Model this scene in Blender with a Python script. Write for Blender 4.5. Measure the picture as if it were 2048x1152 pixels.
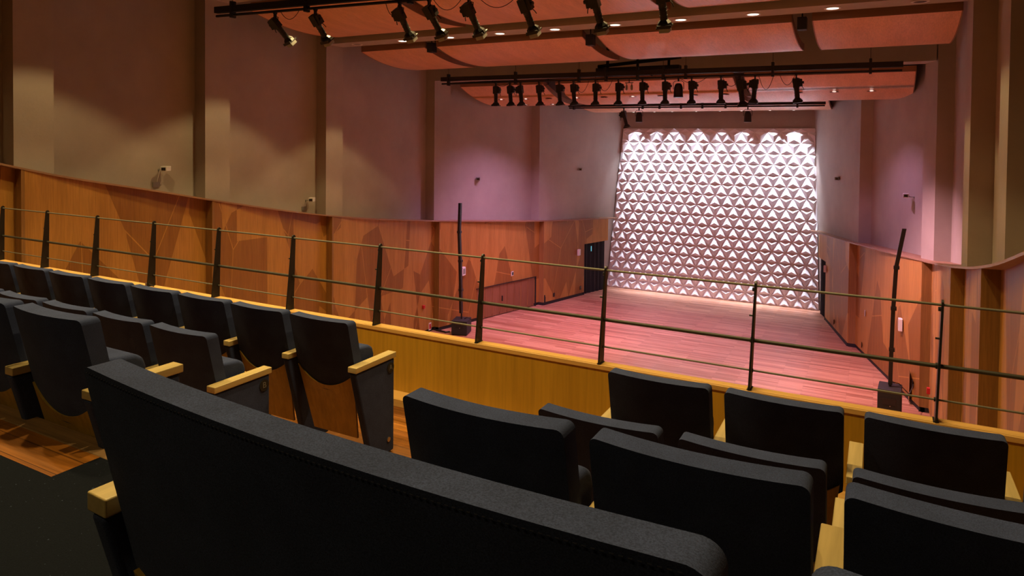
import bpy, math, random
from mathutils import Vector, Matrix
random.seed(7)
C = bpy.context.scene.collection
SC = bpy.context.scene
for o in list(bpy.data.objects): bpy.data.objects.remove(o)

# ------------------------------------------------------------------ camera
cam = bpy.data.cameras.new('camera'); cam.sensor_width = 36; cam.lens = 1365/2048*36
cam.shift_y = -(576-314.68)/2048; cam.clip_start = 0.05; cam.clip_end = 100
co = bpy.data.objects.new('camera', cam); C.objects.link(co)
co.matrix_world = Matrix(((0.88100698, -0.01928359, 0.47271011, 0),
                          (0.47300558, 0.01559768, -0.88092136, 0),
                          (0.00961415, 0.99969238, 0.02286291, 0), (0, 0, 0, 1)))
SC.camera = co

# ------------------------------------------------------------------ world, view
w = bpy.data.worlds.new('world'); SC.world = w; w.use_nodes = True
w.node_tree.nodes['Background'].inputs[0].default_value = (1, .62, .4, 1)
w.node_tree.nodes['Background'].inputs[1].default_value = 0.01
vs = SC.view_settings; vs.view_transform = 'Standard'; vs.look = 'None'; vs.gamma = 1; vs.exposure = 0.0
vs.use_curve_mapping = False

# ------------------------------------------------------------------ light settings (lamps are made beside their fixtures, except the added ones)
WARM = (1, .72, .30); PINK = (1, .40, .66); WHITE = (.86, .86, 1); VIOLET = (.72, .45, 1)
P_HOUSE = 260; P_PANEL = 420; P_STAGE = 3000; P_BOUNCE = 900

def lamp(name, kind, loc, power, color, target=None, size=.06, angle=90, blend=.3, parent=None):
    l = bpy.data.lights.new(name, kind); l.energy = power; l.color = color
    l.shadow_soft_size = size
    if kind == 'SPOT': l.spot_size = math.radians(angle); l.spot_blend = blend
    o = bpy.data.objects.new(name, l); C.objects.link(o)
    o.location = loc
    if target is not None:
        d = Vector(target)-Vector(loc); o.rotation_euler = d.to_track_quat('-Z', 'Y').to_euler()
    return o

# ------------------------------------------------------------------ materials
def mat(name, col, rough=.6, metal=0, spec=.5, emit=None, estr=0, sheen=0):
    m = bpy.data.materials.new(name); m.use_nodes = True; b = m.node_tree.nodes['Principled BSDF']
    b.inputs['Base Color'].default_value = (*col, 1); b.inputs['Roughness'].default_value = rough
    b.inputs['Metallic'].default_value = metal; b.inputs['Specular IOR Level'].default_value = spec
    if emit: b.inputs['Emission Color'].default_value = (*emit, 1); b.inputs['Emission Strength'].default_value = estr
    if sheen: b.inputs['Sheen Weight'].default_value = sheen; b.inputs['Sheen Roughness'].default_value = .5
    return m
class NT:
    def __init__(s, m): s.t = m.node_tree; s.b = s.t.nodes['Principled BSDF']
    def n(s, typ, **kw):
        x = s.t.nodes.new(typ)
        for k, v in kw.items():
            if k.startswith('i_'): x.inputs[int(k[2:]) if k[2:].isdigit() else k[2:]].default_value = v
            else: setattr(x, k, v)
        return x
    def l(s, a, b): s.t.links.new(a, b)
    def coords(s, sc=(1, 1, 1), rot=(0, 0, 0), src='Object'):
        tc = s.n('ShaderNodeTexCoord'); mp = s.n('ShaderNodeMapping')
        mp.inputs['Scale'].default_value = sc; mp.inputs['Rotation'].default_value = rot
        s.l(tc.outputs[src], mp.inputs['Vector']); return mp.outputs['Vector']
    def noise(s, vec, scale, detail=3, rough=.5):
        x = s.n('ShaderNodeTexNoise'); x.inputs['Scale'].default_value = scale; x.inputs['Detail'].default_value = detail
        x.inputs['Roughness'].default_value = rough; s.l(vec, x.inputs['Vector']); return x.outputs['Fac']
    def ramp(s, fac, stops, interp='LINEAR'):
        r = s.n('ShaderNodeValToRGB'); r.color_ramp.interpolation = interp
        e = r.color_ramp.elements
        while len(e) < len(stops): e.new(.5)
        for k, (p, c) in enumerate(stops): e[k].position = p; e[k].color = (*c, 1) if len(c) == 3 else c
        s.l(fac, r.inputs['Fac']); return r.outputs['Color']
    def mix(s, a, b, f=1, mode='MULTIPLY'):
        x = s.n('ShaderNodeMix', data_type='RGBA', blend_type=mode)
        if isinstance(f, (int, float)): x.inputs[0].default_value = f
        else: s.l(f, x.inputs[0])
        for v, i in ((a, 6), (b, 7)):
            if isinstance(v, tuple): x.inputs[i].default_value = (*v, 1)
            else: s.l(v, x.inputs[i])
        return x.outputs[2]
    def math(s, op, a, b=0):
        x = s.n('ShaderNodeMath', operation=op)
        for v, i in ((a, 0), (b, 1)):
            if isinstance(v, (int, float)): x.inputs[i].default_value = v
            else: s.l(v, x.inputs[i])
        return x.outputs[0]
    def bump(s, h, strength=.2, dist=.01):
        x = s.n('ShaderNodeBump'); x.inputs['Strength'].default_value = strength; x.inputs['Distance'].default_value = dist
        s.l(h, x.inputs['Height']); s.l(x.outputs[0], s.b.inputs['Normal'])
    def color(s, c): s.l(c, s.b.inputs['Base Color'])

def plaster(name, col):
    m = mat(name, col, .85, spec=.25); t = NT(m); v = t.coords()
    a = t.noise(v, .8, 5, .6); c = t.ramp(a, [(.3, tuple(x*.9 for x in col)), (.7, tuple(x*1.08 for x in col))])
    t.color(c); t.bump(t.noise(v, 22, 4), .25, .008); return m
def grain(t, base, axis='z', amt=.35):
    sc = {'z': (26, 26, 1.1), 'x': (1.1, 26, 26), 'y': (26, 1.1, 26)}[axis]
    v = t.coords(sc); g = t.noise(v, 1.6, 5, .65)
    v2 = t.coords(tuple(x*.12 for x in sc)); g2 = t.noise(v2, 1.3, 3, .5)
    c = t.ramp(g, [(.3, (1-amt,)*3), (.62, (1, 1, 1))])
    c2 = t.ramp(g2, [(.3, (1-amt*.7, 1-amt*.8, 1-amt)), (.7, (1, 1, 1))])
    return t.mix(t.mix(base, c), c2)
def wood(name, col, axis='z', rough=.42, amt=.35):
    m = mat(name, col, rough); t = NT(m); t.color(grain(t, col, axis, amt)); return m
def marquetry(name, col, dark):
    m = mat(name, col, .48, spec=.35); t = NT(m)
    def cells(sy, sz, rot, seed):
        tc = t.n('ShaderNodeTexCoord'); sep = t.n('ShaderNodeSeparateXYZ'); t.l(tc.outputs['Object'], sep.inputs[0])
        cb = t.n('ShaderNodeCombineXYZ'); t.l(sep.outputs[1], cb.inputs[0]); t.l(sep.outputs[2], cb.inputs[1])
        mp = t.n('ShaderNodeMapping'); mp.inputs['Rotation'].default_value = (0, 0, rot); mp.inputs['Scale'].default_value = (sy, sz, 1)
        mp.inputs['Location'].default_value = (seed, seed*1.7, 0)
        mp.vector_type = 'POINT'; t.l(cb.outputs[0], mp.inputs[0]); return mp.outputs[0]
    def vor(vec, feat='F1'):
        x = t.n('ShaderNodeTexVoronoi', feature=feat, voronoi_dimensions='2D'); x.inputs['Scale'].default_value = 1
        t.l(vec, x.inputs['Vector']); return x
    a = vor(cells(.9, .33, .25, 3.1)); sa = t.n('ShaderNodeSeparateColor'); t.l(a.outputs['Color'], sa.inputs[0])
    b = vor(cells(1.1, .36, -.35, 9.4)); sb = t.n('ShaderNodeSeparateColor'); t.l(b.outputs['Color'], sb.inputs[0])
    fa = t.math('GREATER_THAN', sa.outputs[0], .5); fb = t.math('GREATER_THAN', sb.outputs[1], .52)
    xo = t.math('ABSOLUTE', t.math('SUBTRACT', fa, fb))
    c = t.mix(col, dark, xo, 'MIX')
    e = vor(cells(.55, .3, .6, 5.5), 'DISTANCE_TO_EDGE')
    ln = t.math('MULTIPLY', t.math('LESS_THAN', e.outputs['Distance'], .0045), xo)
    c = t.mix(c, tuple(min(1, x*1.08) for x in col), ln, 'MIX')
    t.color(grain(t, c, 'z', .28)); return m
def planks(name, c1, c2, width, length, rough, gap=(.05, .02, .01), mott=.25):
    m = mat(name, c1, rough, spec=.5); t = NT(m)
    v = t.coords()
    br = t.n('ShaderNodeTexBrick'); t.l(v, br.inputs['Vector'])
    br.inputs['Color1'].default_value = (*c1, 1); br.inputs['Color2'].default_value = (*c2, 1); br.inputs['Mortar'].default_value = (*gap, 1)
    br.inputs['Scale'].default_value = 1; br.inputs['Mortar Size'].default_value = .0015; br.inputs['Brick Width'].default_value = length
    br.inputs['Row Height'].default_value = width; br.inputs['Bias'].default_value = 0; br.offset = .37; br.offset_frequency = 2
    c = grain(t, br.outputs['Color'], 'x', mott)
    t.color(c)
    r = t.noise(t.coords((1, 9, 1)), 2, 3); rr = t.ramp(r, [(.3, (rough*.8,)*3), (.7, (rough*1.25,)*3)]); t.l(rr, t.b.inputs['Roughness'])
    return m
def fabric(name, col, sheen=.25):
    m = mat(name, col, .93, spec=.15, sheen=sheen); t = NT(m)
    m.node_tree.nodes['Principled BSDF'].inputs['Sheen Tint'].default_value = (.6, .65, .8, 1)
    v = t.coords(); n1 = t.noise(v, 420, 3, .7); n2 = t.noise(v, 9, 3)
    t.color(t.mix(t.ramp(n1, [(.3, tuple(x*.55 for x in col)), (.7, tuple(x*1.5 for x in col))]), t.ramp(n2, [(.3, (.8,)*3), (.7, (1.1,)*3)])))
    t.bump(n1, .35, .002); return m
def carpetmat(name, col):
    m = mat(name, col, 1, spec=.05, sheen=.03); t = NT(m); v = t.coords()
    n1 = t.noise(v, 260, 3, .8); sp = t.noise(v, 95, 1)
    c = t.ramp(n1, [(.3, tuple(x*.6 for x in col)), (.7, tuple(x*1.5 for x in col))])
    c = t.mix(c, tuple(min(1, x*9) for x in col), t.math('GREATER_THAN', sp, .755), 'MIX')
    t.color(c); t.bump(n1, .5, .004); return m

M = {}
M['wall'] = plaster('grey_plaster', (.40, .35, .31))
M['ceil'] = plaster('dark_ceiling', (.07, .06, .05))
M['oak'] = marquetry('oak_marquetry', (.52, .255, .057), (.33, .145, .03))
M['oakplain'] = wood('oak_plain', (.50, .275, .022), 'z', .42, .22)
M['oakcap'] = wood('oak_cap', (.68, .40, .12), 'x', .45, .18)
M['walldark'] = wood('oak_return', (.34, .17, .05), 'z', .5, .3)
M['capwood'] = wood('cap_wood', (.36, .2, .12), 'y', .5, .2)
M['doorwood'] = wood('door_wood', (.30, .13, .06), 'z', .5, .3)
M['refl'] = wood('reflector_wood', (.85, .45, .26), 'y', .38, .22)
M['refledge'] = wood('reflector_edge', (.34, .17, .09), 'x', .6, .2)
M['arm'] = wood('arm_beech', (.56, .43, .19), 'y', .4, .2)
M['shell'] = wood('seat_plywood', (.48, .31, .045), 'z', .45, .3)
M['floor'] = planks('stage_planks', (.36, .14, .085), (.66, .36, .24), .085, 1.7, .36)
M['tierwood'] = planks('tier_planks', (.26, .085, .015), (.50, .19, .03), .10, 1.1, .3, mott=.55)
M['nosing'] = wood('nosing_wood', (.34, .20, .09), 'x', .5, .45)
M['carpet'] = carpetmat('dark_carpet', (.0055, .0075, .013))
M['fabric'] = fabric('black_upholstery', (.036, .050, .125), .05)
M['fabtop'] = fabric('charcoal_upholstery', (.030, .030, .034), .3)
M['stitch'] = mat('stitching', (.030, .036, .07), .9)
M['black'] = mat('black_steel', (.010, .0095, .009), .42)
M['blackmatt'] = mat('black_matt', (.012, .011, .012), .7)
M['rail'] = mat('grey_steel', (.05, .045, .035), .5, .4)
M['cable_steel'] = mat('wire_rope', (.16, .15, .12), .5, .4)
M['white'] = mat('white_plastic', (.75, .73, .72), .4)
M['panel'] = mat('white_gypsum', (.78, .77, .80), .55, spec=.3)
M['red'] = mat('red_plastic', (.5, .015, .02), .4)
M['lens'] = mat('lamp_lens', (.9, .9, .8), .3, emit=(1, .88, .66), estr=3.2)
M['lenscool'] = mat('lamp_lens_cool', (.9, .9, .9), .3, emit=(1, .9, .95), estr=3.5)
M['lensoff'] = mat('lamp_off', (.06, .03, .03), .3)
M['glass'] = mat('dark_glass', (.01, .01, .012), .1)
M['gel'] = mat('gel_frame', (.30, .30, .27), .4, .5)
M['curtain'] = mat('black_curtain', (.008, .008, .011), .9)
M['exit'] = mat('exit_glow', (.1, .5, .6), .4, emit=(.15, .6, .75), estr=.7)
M['letter'] = mat('engraved_letter', (.16, .16, .15), .5)
M['chrome'] = mat('dull_chrome', (.45, .43, .4), .3, .9)

# ------------------------------------------------------------------ mesh helpers
class MB:
    def __init__(s): s.v = []; s.f = []
    def face(s, pts):
        i = len(s.v); s.v += [tuple(p) for p in pts]; s.f.append(tuple(range(i, i+len(pts)))); return s
    def box(s, a, b, mtx=None):
        x0, y0, z0 = a; x1, y1, z1 = b
        P = [(x0,y0,z0),(x1,y0,z0),(x1,y1,z0),(x0,y1,z0),(x0,y0,z1),(x1,y0,z1),(x1,y1,z1),(x0,y1,z1)]
        return s.hexa(P, mtx)
    def hexa(s, P, mtx=None):
        if mtx is not None: P = [tuple(mtx @ Vector(p)) for p in P]
        i = len(s.v); s.v += [tuple(p) for p in P]
        for q in ((0,3,2,1),(4,5,6,7),(0,1,5,4),(1,2,6,5),(2,3,7,6),(3,0,4,7)): s.f.append(tuple(i+k for k in q))
        return s
    def prism(s, poly, a, b, axis=0, mtx=None):
        # poly: 2D points in the two other axes, extruded along axis a..b
        def mk(u, p):
            q = [0, 0, 0]; o = [k for k in range(3) if k != axis]; q[axis] = u; q[o[0]] = p[0]; q[o[1]] = p[1]
            return Vector(q) if mtx is None else mtx @ Vector(q)
        n = len(poly); i = len(s.v)
        s.v += [tuple(mk(a, p)) for p in poly]+[tuple(mk(b, p)) for p in poly]
        s.f.append(tuple(range(i, i+n))); s.f.append(tuple(range(i+2*n-1, i+n-1, -1)))
        for k in range(n): s.f.append((i+k, i+(k+1) % n, i+n+(k+1) % n, i+n+k)[::-1])
        return s
    def tube(s, pts, r, n=8, mtx=None):
        pts = [Vector(p) if mtx is None else mtx @ Vector(p) for p in pts]; i = len(s.v); rr = r if isinstance(r, (list, tuple)) else [r]*len(pts)
        up = None
        for k, p in enumerate(pts):
            d = (pts[min(k+1, len(pts)-1)]-pts[max(k-1, 0)]).normalized()
            if up is None: up = Vector((0, 0, 1)) if abs(d.z) < .9 else Vector((1, 0, 0))
            a = d.cross(up).normalized(); b = a.cross(d).normalized(); up = b
            for j in range(n):
                t = 2*math.pi*j/n; s.v.append(tuple(p+(a*math.cos(t)+b*math.sin(t))*rr[k]))
        for k in range(len(pts)-1):
            for j in range(n):
                s.f.append((i+k*n+j, i+k*n+(j+1) % n, i+(k+1)*n+(j+1) % n, i+(k+1)*n+j))
        s.f.append(tuple(i+j for j in range(n))[::-1]); L = i+(len(pts)-1)*n; s.f.append(tuple(L+j for j in range(n)))
        return s
    def cyl(s, c, r, h, n=20, axis='z', mtx=None):
        d = {'z': Vector((0, 0, h)), 'x': Vector((h, 0, 0)), 'y': Vector((0, h, 0))}[axis]; c = Vector(c)
        return s.tube([c, c+d], r, n, mtx)
    def build(s, name, m, parent=None, bevel=0, smooth=False, seg=2):
        me = bpy.data.meshes.new(name); me.from_pydata(s.v, [], s.f); me.materials.append(m)
        import bmesh
        bm = bmesh.new(); bm.from_mesh(me); bmesh.ops.remove_doubles(bm, verts=bm.verts, dist=1e-5)
        bmesh.ops.recalc_face_normals(bm, faces=bm.faces); bm.to_mesh(me); bm.free()
        o = bpy.data.objects.new(name, me); C.objects.link(o)
        if parent: o.parent = parent
        if bevel:
            b = o.modifiers.new('bevel', 'BEVEL'); b.width = bevel; b.segments = seg; b.limit_method = 'ANGLE'; b.angle_limit = math.radians(35)
        if smooth or bevel:
            for p in me.polygons: p.use_smooth = True
            if smooth and not bevel:
                try: me.set_sharp_from_angle(angle=math.radians(40))
                except Exception: pass
            if bevel:
                try:
                    wn = o.modifiers.new('wn', 'WEIGHTED_NORMAL'); wn.keep_sharp = True
                except Exception: pass
        return o
def tag(o, label, cat, group=None):
    o['label'] = label; o['category'] = cat
    if group: o['group'] = group
    return o
def struct(o): o['kind'] = 'structure'; return o
def thing(name, label, cat, loc=(0, 0, 0), group=None, rz=0):
    o = bpy.data.objects.new(name, None); C.objects.link(o); o.location = loc; o.rotation_euler = (0, 0, rz); o.empty_display_size = .1
    return tag(o, label, cat, group)
def copy_tree(o, parent=None):
    c = o.copy(); C.objects.link(c); c.parent = parent
    for ch in list(o.children): copy_tree(ch, c)
    return c
def lerp(a, b, t): return a+(b-a)*t
def interp(tab, x):
    if x <= tab[0][0]: return tab[0][1]
    for (a, u), (b, v) in zip(tab, tab[1:]):
        if x <= b: return lerp(u, v, (x-a)/(b-a))
    return tab[-1][1]
def smoothtab(tab, x):   # catmull-like smoothing by averaging
    return sum(interp(tab, x+d) for d in (-.6, -.3, 0, .3, .6))/5

# ================================================================== ROOM SHELL  (eye level is z = 0; stage floor at FZ)
FZ = -6.63
XL = [(0, -13.65), (19.7, -13.65), (24.9, -12.1), (29.8, -10.32)]
XR = [(0, 1.45), (14.4, 1.42), (19.7, 1.25), (24.9, -.52), (29.8, -2.15)]
PY = [2.6, 6.55, 10.5, 14.4, 19.7, 24.9]           # portal frames
PB = [3.9, 3.55, 3.22, 2.67, 2.09, 1.66]           # beam undersides
PD = .68
TOPL = [(-6, 2.2), (0, 1.1), (3, .35), (6.22, -.48), (6.6, -.6), (7.5, -.81), (9, -1.1), (10.3, -1.38), (12.3, -1.78), (14.1, -2.1), (16.5, -2.44), (19.7, -2.81), (24.9, -3.22), (29.3, -3.41)]
TOPR = [(-6, 2.2), (0, .95), (3, .2), (6.0, -.6), (7.63, -.98), (8.35, -1.14), (9.31, -1.35), (10.3, -1.53), (11.6, -1.75), (14.57, -2.2), (19.7, -2.88), (24.9, -3.22), (29.3, -3.41)]

MB().box((-15.5, 4.62, FZ-.2), (3.2, 30.4, FZ)).build('floor', M['floor']); struct(bpy.data.objects['floor'])
CEI = [(-6, 4.6), (30, 4.6)]
b = MB(); b.box((-15.5, -6.2, 4.6), (3.4, 30.4, 4.8))
struct(b.build('ceiling', M['ceil']))
struct(MB().box((-15.5, -6.2, FZ), (3.4, -6, 4.6)).build('wall_behind', M['curtain']))
struct(MB().box((-12.6, 29.8, FZ), (.2, 30, 4.6)).build('wall_back', M['wall']))

# upper side walls, one bay recessed between every two portal frames
def side_wall(tab, sgn, name):
    b = MB(); rec = .36
    ys = [-6]+PY+[29.8]
    for k in range(len(ys)-1):
        y0, y1 = ys[k], ys[k+1]
        x0 = interp(tab, y0)+sgn*rec; x1 = interp(tab, y1)+sgn*(rec if k < len(ys)-2 else 0)
        if k == len(ys)-2: x0 = interp(tab, y0+PD)+sgn*.12; y0 = y0+PD*.5
        lo = FZ
        if k == len(ys)-2:  # last bay leans outward towards the floor at the stage corner
            dx = .62 if sgn < 0 else .2
            NY, NZ = 10, 12
            def wp(i, j):
                t_, h_ = i/NY, j/NZ; yy = lerp(y0, y1, t_); zz = lerp(lo, 4.6, h_)
                bot, top = x1+sgn*dx, x1-sgn*.15
                xe = lerp(bot, top, min(1, (zz-lo)/8.2)); return (lerp(x0, xe, t_), yy, zz)
            lb = MB()
            for i in range(NY):
                for j in range(NZ): lb.face([wp(i, j), wp(i+1, j), wp(i+1, j+1), wp(i, j+1)])
            struct(lb.build(name, M['wall'], smooth=True))
            b.box((min(x0+sgn*.3, x0+sgn*.5), y0, lo), (max(x0+sgn*.3, x0+sgn*.5), y1, 4.6))
        else:
            b.hexa([(x0, y0, lo), (x1, y1, lo), (x1+sgn*.2, y1, lo), (x0+sgn*.2, y0, lo),
                    (x0, y0, 4.6), (x1, y1, 4.6), (x1+sgn*.2, y1, 4.6), (x0+sgn*.2, y0, 4.6)])
    return struct(b.build(name, M['wall']))
side_wall(XL, -1, 'wall_left'); side_wall(XR, 1, 'wall_right')

# portal frames (pilasters + beam) are part of the building
for k, (y, zb) in enumerate(zip(PY, PB)):
    b = MB(); xa0, xa1 = interp(XL, y), interp(XL, y+PD); xb0, xb1 = interp(XR, y), interp(XR, y+PD)
    top = 4.6
    b.hexa([(xa0-.7, y, FZ), (xa0, y, FZ), (xa1, y+PD, FZ), (xa1-.7, y+PD, FZ), (xa0-.7, y, top), (xa0, y, top), (xa1, y+PD, top), (xa1-.7, y+PD, top)])
    b.hexa([(xb0, y, FZ), (xb0+.7, y, FZ), (xb1+.7, y+PD, FZ), (xb1, y+PD, FZ), (xb0, y, top), (xb0+.7, y, top), (xb1+.7, y+PD, top), (xb1, y+PD, top)])
    b.box((xa1-.2, y, zb), (xb1+.2, y+PD, top))
    struct(b.build('trim_%d' % (k+1), M['wall']))

# wooden wainscot bays: each steps inward just past a pilaster
def wz(y, s=-1): return smoothtab(TOPL if s < 0 else TOPR, y)
def wood_bay(y0, y1, x0, x1, sgn, name, mt, cut=None):
    # polygon strip with curved top ; sgn +1 = outward direction in x (left wall -1)
    b = MB(); n = 14; th = .06
    for k in range(n):
        ya, yb = lerp(y0, y1, k/n), lerp(y0, y1, (k+1)/n); xa, xb = lerp(x0, x1, k/n), lerp(x0, x1, (k+1)/n)
        la = lb = FZ+.12
        if cut and ya >= cut[0]-1e-3 and yb <= cut[1]+1e-3: la = lb = cut[2]
        za, zb = wz(ya, sgn), wz(yb, sgn)
        b.hexa([(xa, ya, la), (xb, yb, lb), (xb+sgn*th, yb, lb), (xa+sgn*th, ya, la), (xa, ya, za), (xb, yb, zb), (xb+sgn*th, yb, zb), (xa+sgn*th, ya, za)])
    return struct(b.build(name, mt))
ST = .24
num = 6
bays = [-6]+PY
for s, tab in ((-1, XL), (1, XR)):
    side = 'left' if s < 0 else 'right'
    for k in range(len(bays)-1):
        y0, y1 = bays[k], bays[k+1]
        x0 = interp(tab, y0)-s*ST; x1 = interp(tab, y1)-s*.03
        if k == 5 and s < 0:   # bay with the low folding doors
            pass
        wood_bay(y0+.02, y1, x0, x1, s, 'wall_%s' % side, M['oak'])
        # return facing the balcony
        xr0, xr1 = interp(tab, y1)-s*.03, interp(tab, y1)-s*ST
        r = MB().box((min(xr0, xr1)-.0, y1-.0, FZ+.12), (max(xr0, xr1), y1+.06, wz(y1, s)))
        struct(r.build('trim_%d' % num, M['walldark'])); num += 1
# last wood bay by the stage: panel up to the door, header above the door
for s in (-1, 1):
    y0 = 24.92
    if s < 0: xs = [(24.92, -11.86), (27.55, -11.17), (29.25, -10.72)]; yd0, yd1 = 27.6, 29.1
    else: xs = [(24.92, -.78), (28.3, -1.68), (29.35, -2.0)]; yd0, yd1 = 28.32, 29.3
    b = MB(); N = 10
    for (ya, xa), (yb, xb), lo in ((xs[0], xs[1], FZ+.12), (xs[1], xs[2], -4.42)):
        for k in range(N):
            p, q = lerp(ya, yb, k/N), lerp(ya, yb, (k+1)/N); u, v = lerp(xa, xb, k/N), lerp(xa, xb, (k+1)/N)
            b.hexa([(u, p, lo), (v, q, lo), (v+s*.06, q, lo), (u+s*.06, p, lo), (u, p, wz(p, s)), (v, q, wz(q, s)), (v+s*.06, q, wz(q, s)), (u+s*.06, p, wz(p, s))])
    struct(b.build('wall_%s' % ('left' if s < 0 else 'right'), M['oak']))
    # dark stage door opening with black curtain leaf
    xa, xb = (xs[1][1]+s*.1, xs[2][1]+s*.1)
    d = MB(); n = 18
    pts = []
    for k in range(n+1):
        t = k/n; pts.append((lerp(xa, xb, t)+s*.03*math.sin(k*1.9), lerp(yd0+.02, yd1, t)))
    for k in range(n):
        (x_0, y_0), (x_1, y_1) = pts[k], pts[k+1]
        d.hexa([(x_0, y_0, FZ), (x_1, y_1, FZ), (x_1+s*.03, y_1, FZ), (x_0+s*.03, y_0, FZ), (x_0, y_0, -4.4), (x_1, y_1, -4.4), (x_1+s*.03, y_1, -4.4), (x_0+s*.03, y_0, -4.4)])
    struct(d.build('door_%d' % (1 if s < 0 else 2), M['curtain']))
    fr = MB(); fx = xs[1][1]
    fr.box((min(fx, fx+s*.14), yd0-.06, FZ), (max(fx, fx+s*.14), yd0-.01, -4.42))
    struct(fr.build('trim_%d' % num, M['blackmatt'])); num += 1
# skirting
for s, tab, nm in ((-1, XL, 'left'), (1, XR, 'right')):
    b = MB()
    seq = [4.7]+[p for p in PY if p > 5]
    for k in range(len(seq)-1):
        y0, y1 = seq[k], seq[k+1]; x0 = interp(tab, y0)-s*(ST-.03); x1 = interp(tab, y1)
        b.hexa([(x0, y0, FZ), (x1, y1, FZ), (x1+s*.1, y1, FZ), (x0+s*.1, y0, FZ), (x0, y0, FZ+.12), (x1, y1, FZ+.12), (x1+s*.1, y1, FZ+.12), (x0+s*.1, y0, FZ+.12)])
        b.box((min(x1, x1-s*ST), y1, FZ), (max(x1, x1-s*ST), y1+.05, FZ+.12))
    x0, y0, x1, y1 = (-11.84, 24.95, -11.2, 27.5) if s < 0 else (-.8, 24.95, -1.66, 28.25)
    b.hexa([(x0, y0, FZ), (x1, y1, FZ), (x1+s*.1, y1, FZ), (x0+s*.1, y0, FZ), (x0, y0, FZ+.12), (x1, y1, FZ+.12), (x1+s*.1, y1, FZ+.12), (x0+s*.1, y0, FZ+.12)])
    struct(b.build('baseboard_%s' % nm, M['blackmatt']))
# curved cap running along the top of the wood
for s, tab in ((-1, XL), (1, XR)):
    b = MB(); n = 70; y0, y1 = -5.9, 29.2
    ov = .25
    for k in range(n):
        p, q = lerp(y0, y1, k/n), lerp(y0, y1, (k+1)/n)
        u, v = interp(tab, p), interp(tab, q)
        if p > 24.9: u, v = interp([(24.9, interp(tab, 24.9)), (29.2, -10.5 if s < 0 else -2.1)], p), interp([(24.9, interp(tab, 24.9)), (29.2, -10.5 if s < 0 else -2.1)], q)
        za, zb = wz(p, s), wz(q, s)
        b.hexa([(u-s*ov, p, za), (v-s*ov, q, zb), (v+s*.42, q, zb), (u+s*.42, p, za), (u-s*ov, p, za+.035), (v-s*ov, q, zb+.035), (v+s*.42, q, zb+.035), (u+s*.42, p, za+.035)])
    struct(b.build('trim_%d' % num, M['capwood'])); num += 1

# low folding doors in the left wall near the stage
dr = MB(); g = MB()
def lx(y): return lerp(interp(XL, 19.7)+ST, interp(XL, 24.9)+.03, (y-19.72)/(24.9-19.72))
ydoor0, ydoor1, zt = 21.5, 24.62, -5.45
for k in range(8):
    a, c = lerp(ydoor0, ydoor1, k/8)+.012, lerp(ydoor0, ydoor1, (k+1)/8)-.012
    dr.hexa([(lx(a)+.002, a, FZ+.03), (lx(c)+.002, c, FZ+.03), (lx(c)-.02, c, FZ+.03), (lx(a)-.02, a, FZ+.03), (lx(a)+.012, a, zt), (lx(c)+.012, c, zt), (lx(c)-.02, c, zt), (lx(a)-.02, a, zt)])
d3 = struct(dr.build('door_3', M['doorwood']))
f = MB(); a, c = ydoor0-.05, ydoor1+.06
f.hexa([(lx(a)+.05, a, zt), (lx(c)+.05, c, zt), (lx(c), c, zt), (lx(a), a, zt), (lx(a)+.05, a, zt+.03), (lx(c)+.05, c, zt+.03), (lx(c), c, zt+.012), (lx(a), a, zt+.012)])
f.box((lx(c)-.02, c-.03, FZ), (lx(c)+.04, c+.02, zt+.012)); f.build('door_frame', M['blackmatt'], d3)
h = MB().box((lx(22.8)+.01, 22.76, -6.1), (lx(22.8)+.05, 22.79, -5.9)); h.build('door_handle', M['black'], d3)

# ------------------------------------------------------------------ faceted wall panel
S = .5155; HH = S*.866
XP0t, XP1t, XP0b, XP1b = -10.22, -2.21, -10.91, -1.98
ZP1, ZP0 = .65, FZ
def clipx(z, left):
    t = (z-ZP0)/(ZP1-ZP0); return lerp(XP0b, XP0t, t) if left else lerp(XP1b, XP1t, t)
b = MB(); YB, DP = 29.74, .095
zn0 = -6.21-HH
def clampv(p):
    x, y, z = p
    z2 = min(max(z, ZP0), ZP1); x2 = min(max(x, clipx(z2, True)), clipx(z2, False)); return (x2, y, z2)
def tri(A, B_, D):
    cx_, cz_ = (A[0]+B_[0]+D[0])/3, (A[1]+B_[1]+D[1])/3
    if cx_ < clipx(cz_, True)-.12 or cx_ > clipx(cz_, False)+.12 or cz_ > ZP1+.05 or cz_ < ZP0-.02: return
    ap = clampv((cx_, YB-DP, cz_)); P = [clampv((q[0], YB, q[1])) for q in (A, B_, D)]
    for i in range(3): b.face([P[i], P[(i+1) % 3], ap])
row = 0; z = zn0
while z < ZP1+.1:
    off = S/2 if row % 2 else 0
    for k in range(-2, 22):
        x = -10.483-S/2+off+k*S-S*1
        tri((x, z), (x+S, z), (x+S/2, z+HH))
        tri((x+S/2, z+HH), (x+3*S/2, z+HH), (x+S, z))
    row += 1; z += HH
fp = thing('faceted_wall_panel', 'tall white wall cladding of raised triangular pyramids behind the stage', 'wall panel', (0, 0, 0))
b.build('facets', M['panel'], fp)
MB().hexa([(XP0b, YB-.002, ZP0), (XP1b, YB-.002, ZP0), (XP1b, 29.8, ZP0), (XP0b, 29.8, ZP0), (XP0t, YB-.002, ZP1), (XP1t, YB-.002, ZP1), (XP1t, 29.8, ZP1), (XP0t, 29.8, ZP1)]).build('backing_board', M['panel'], fp)

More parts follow.
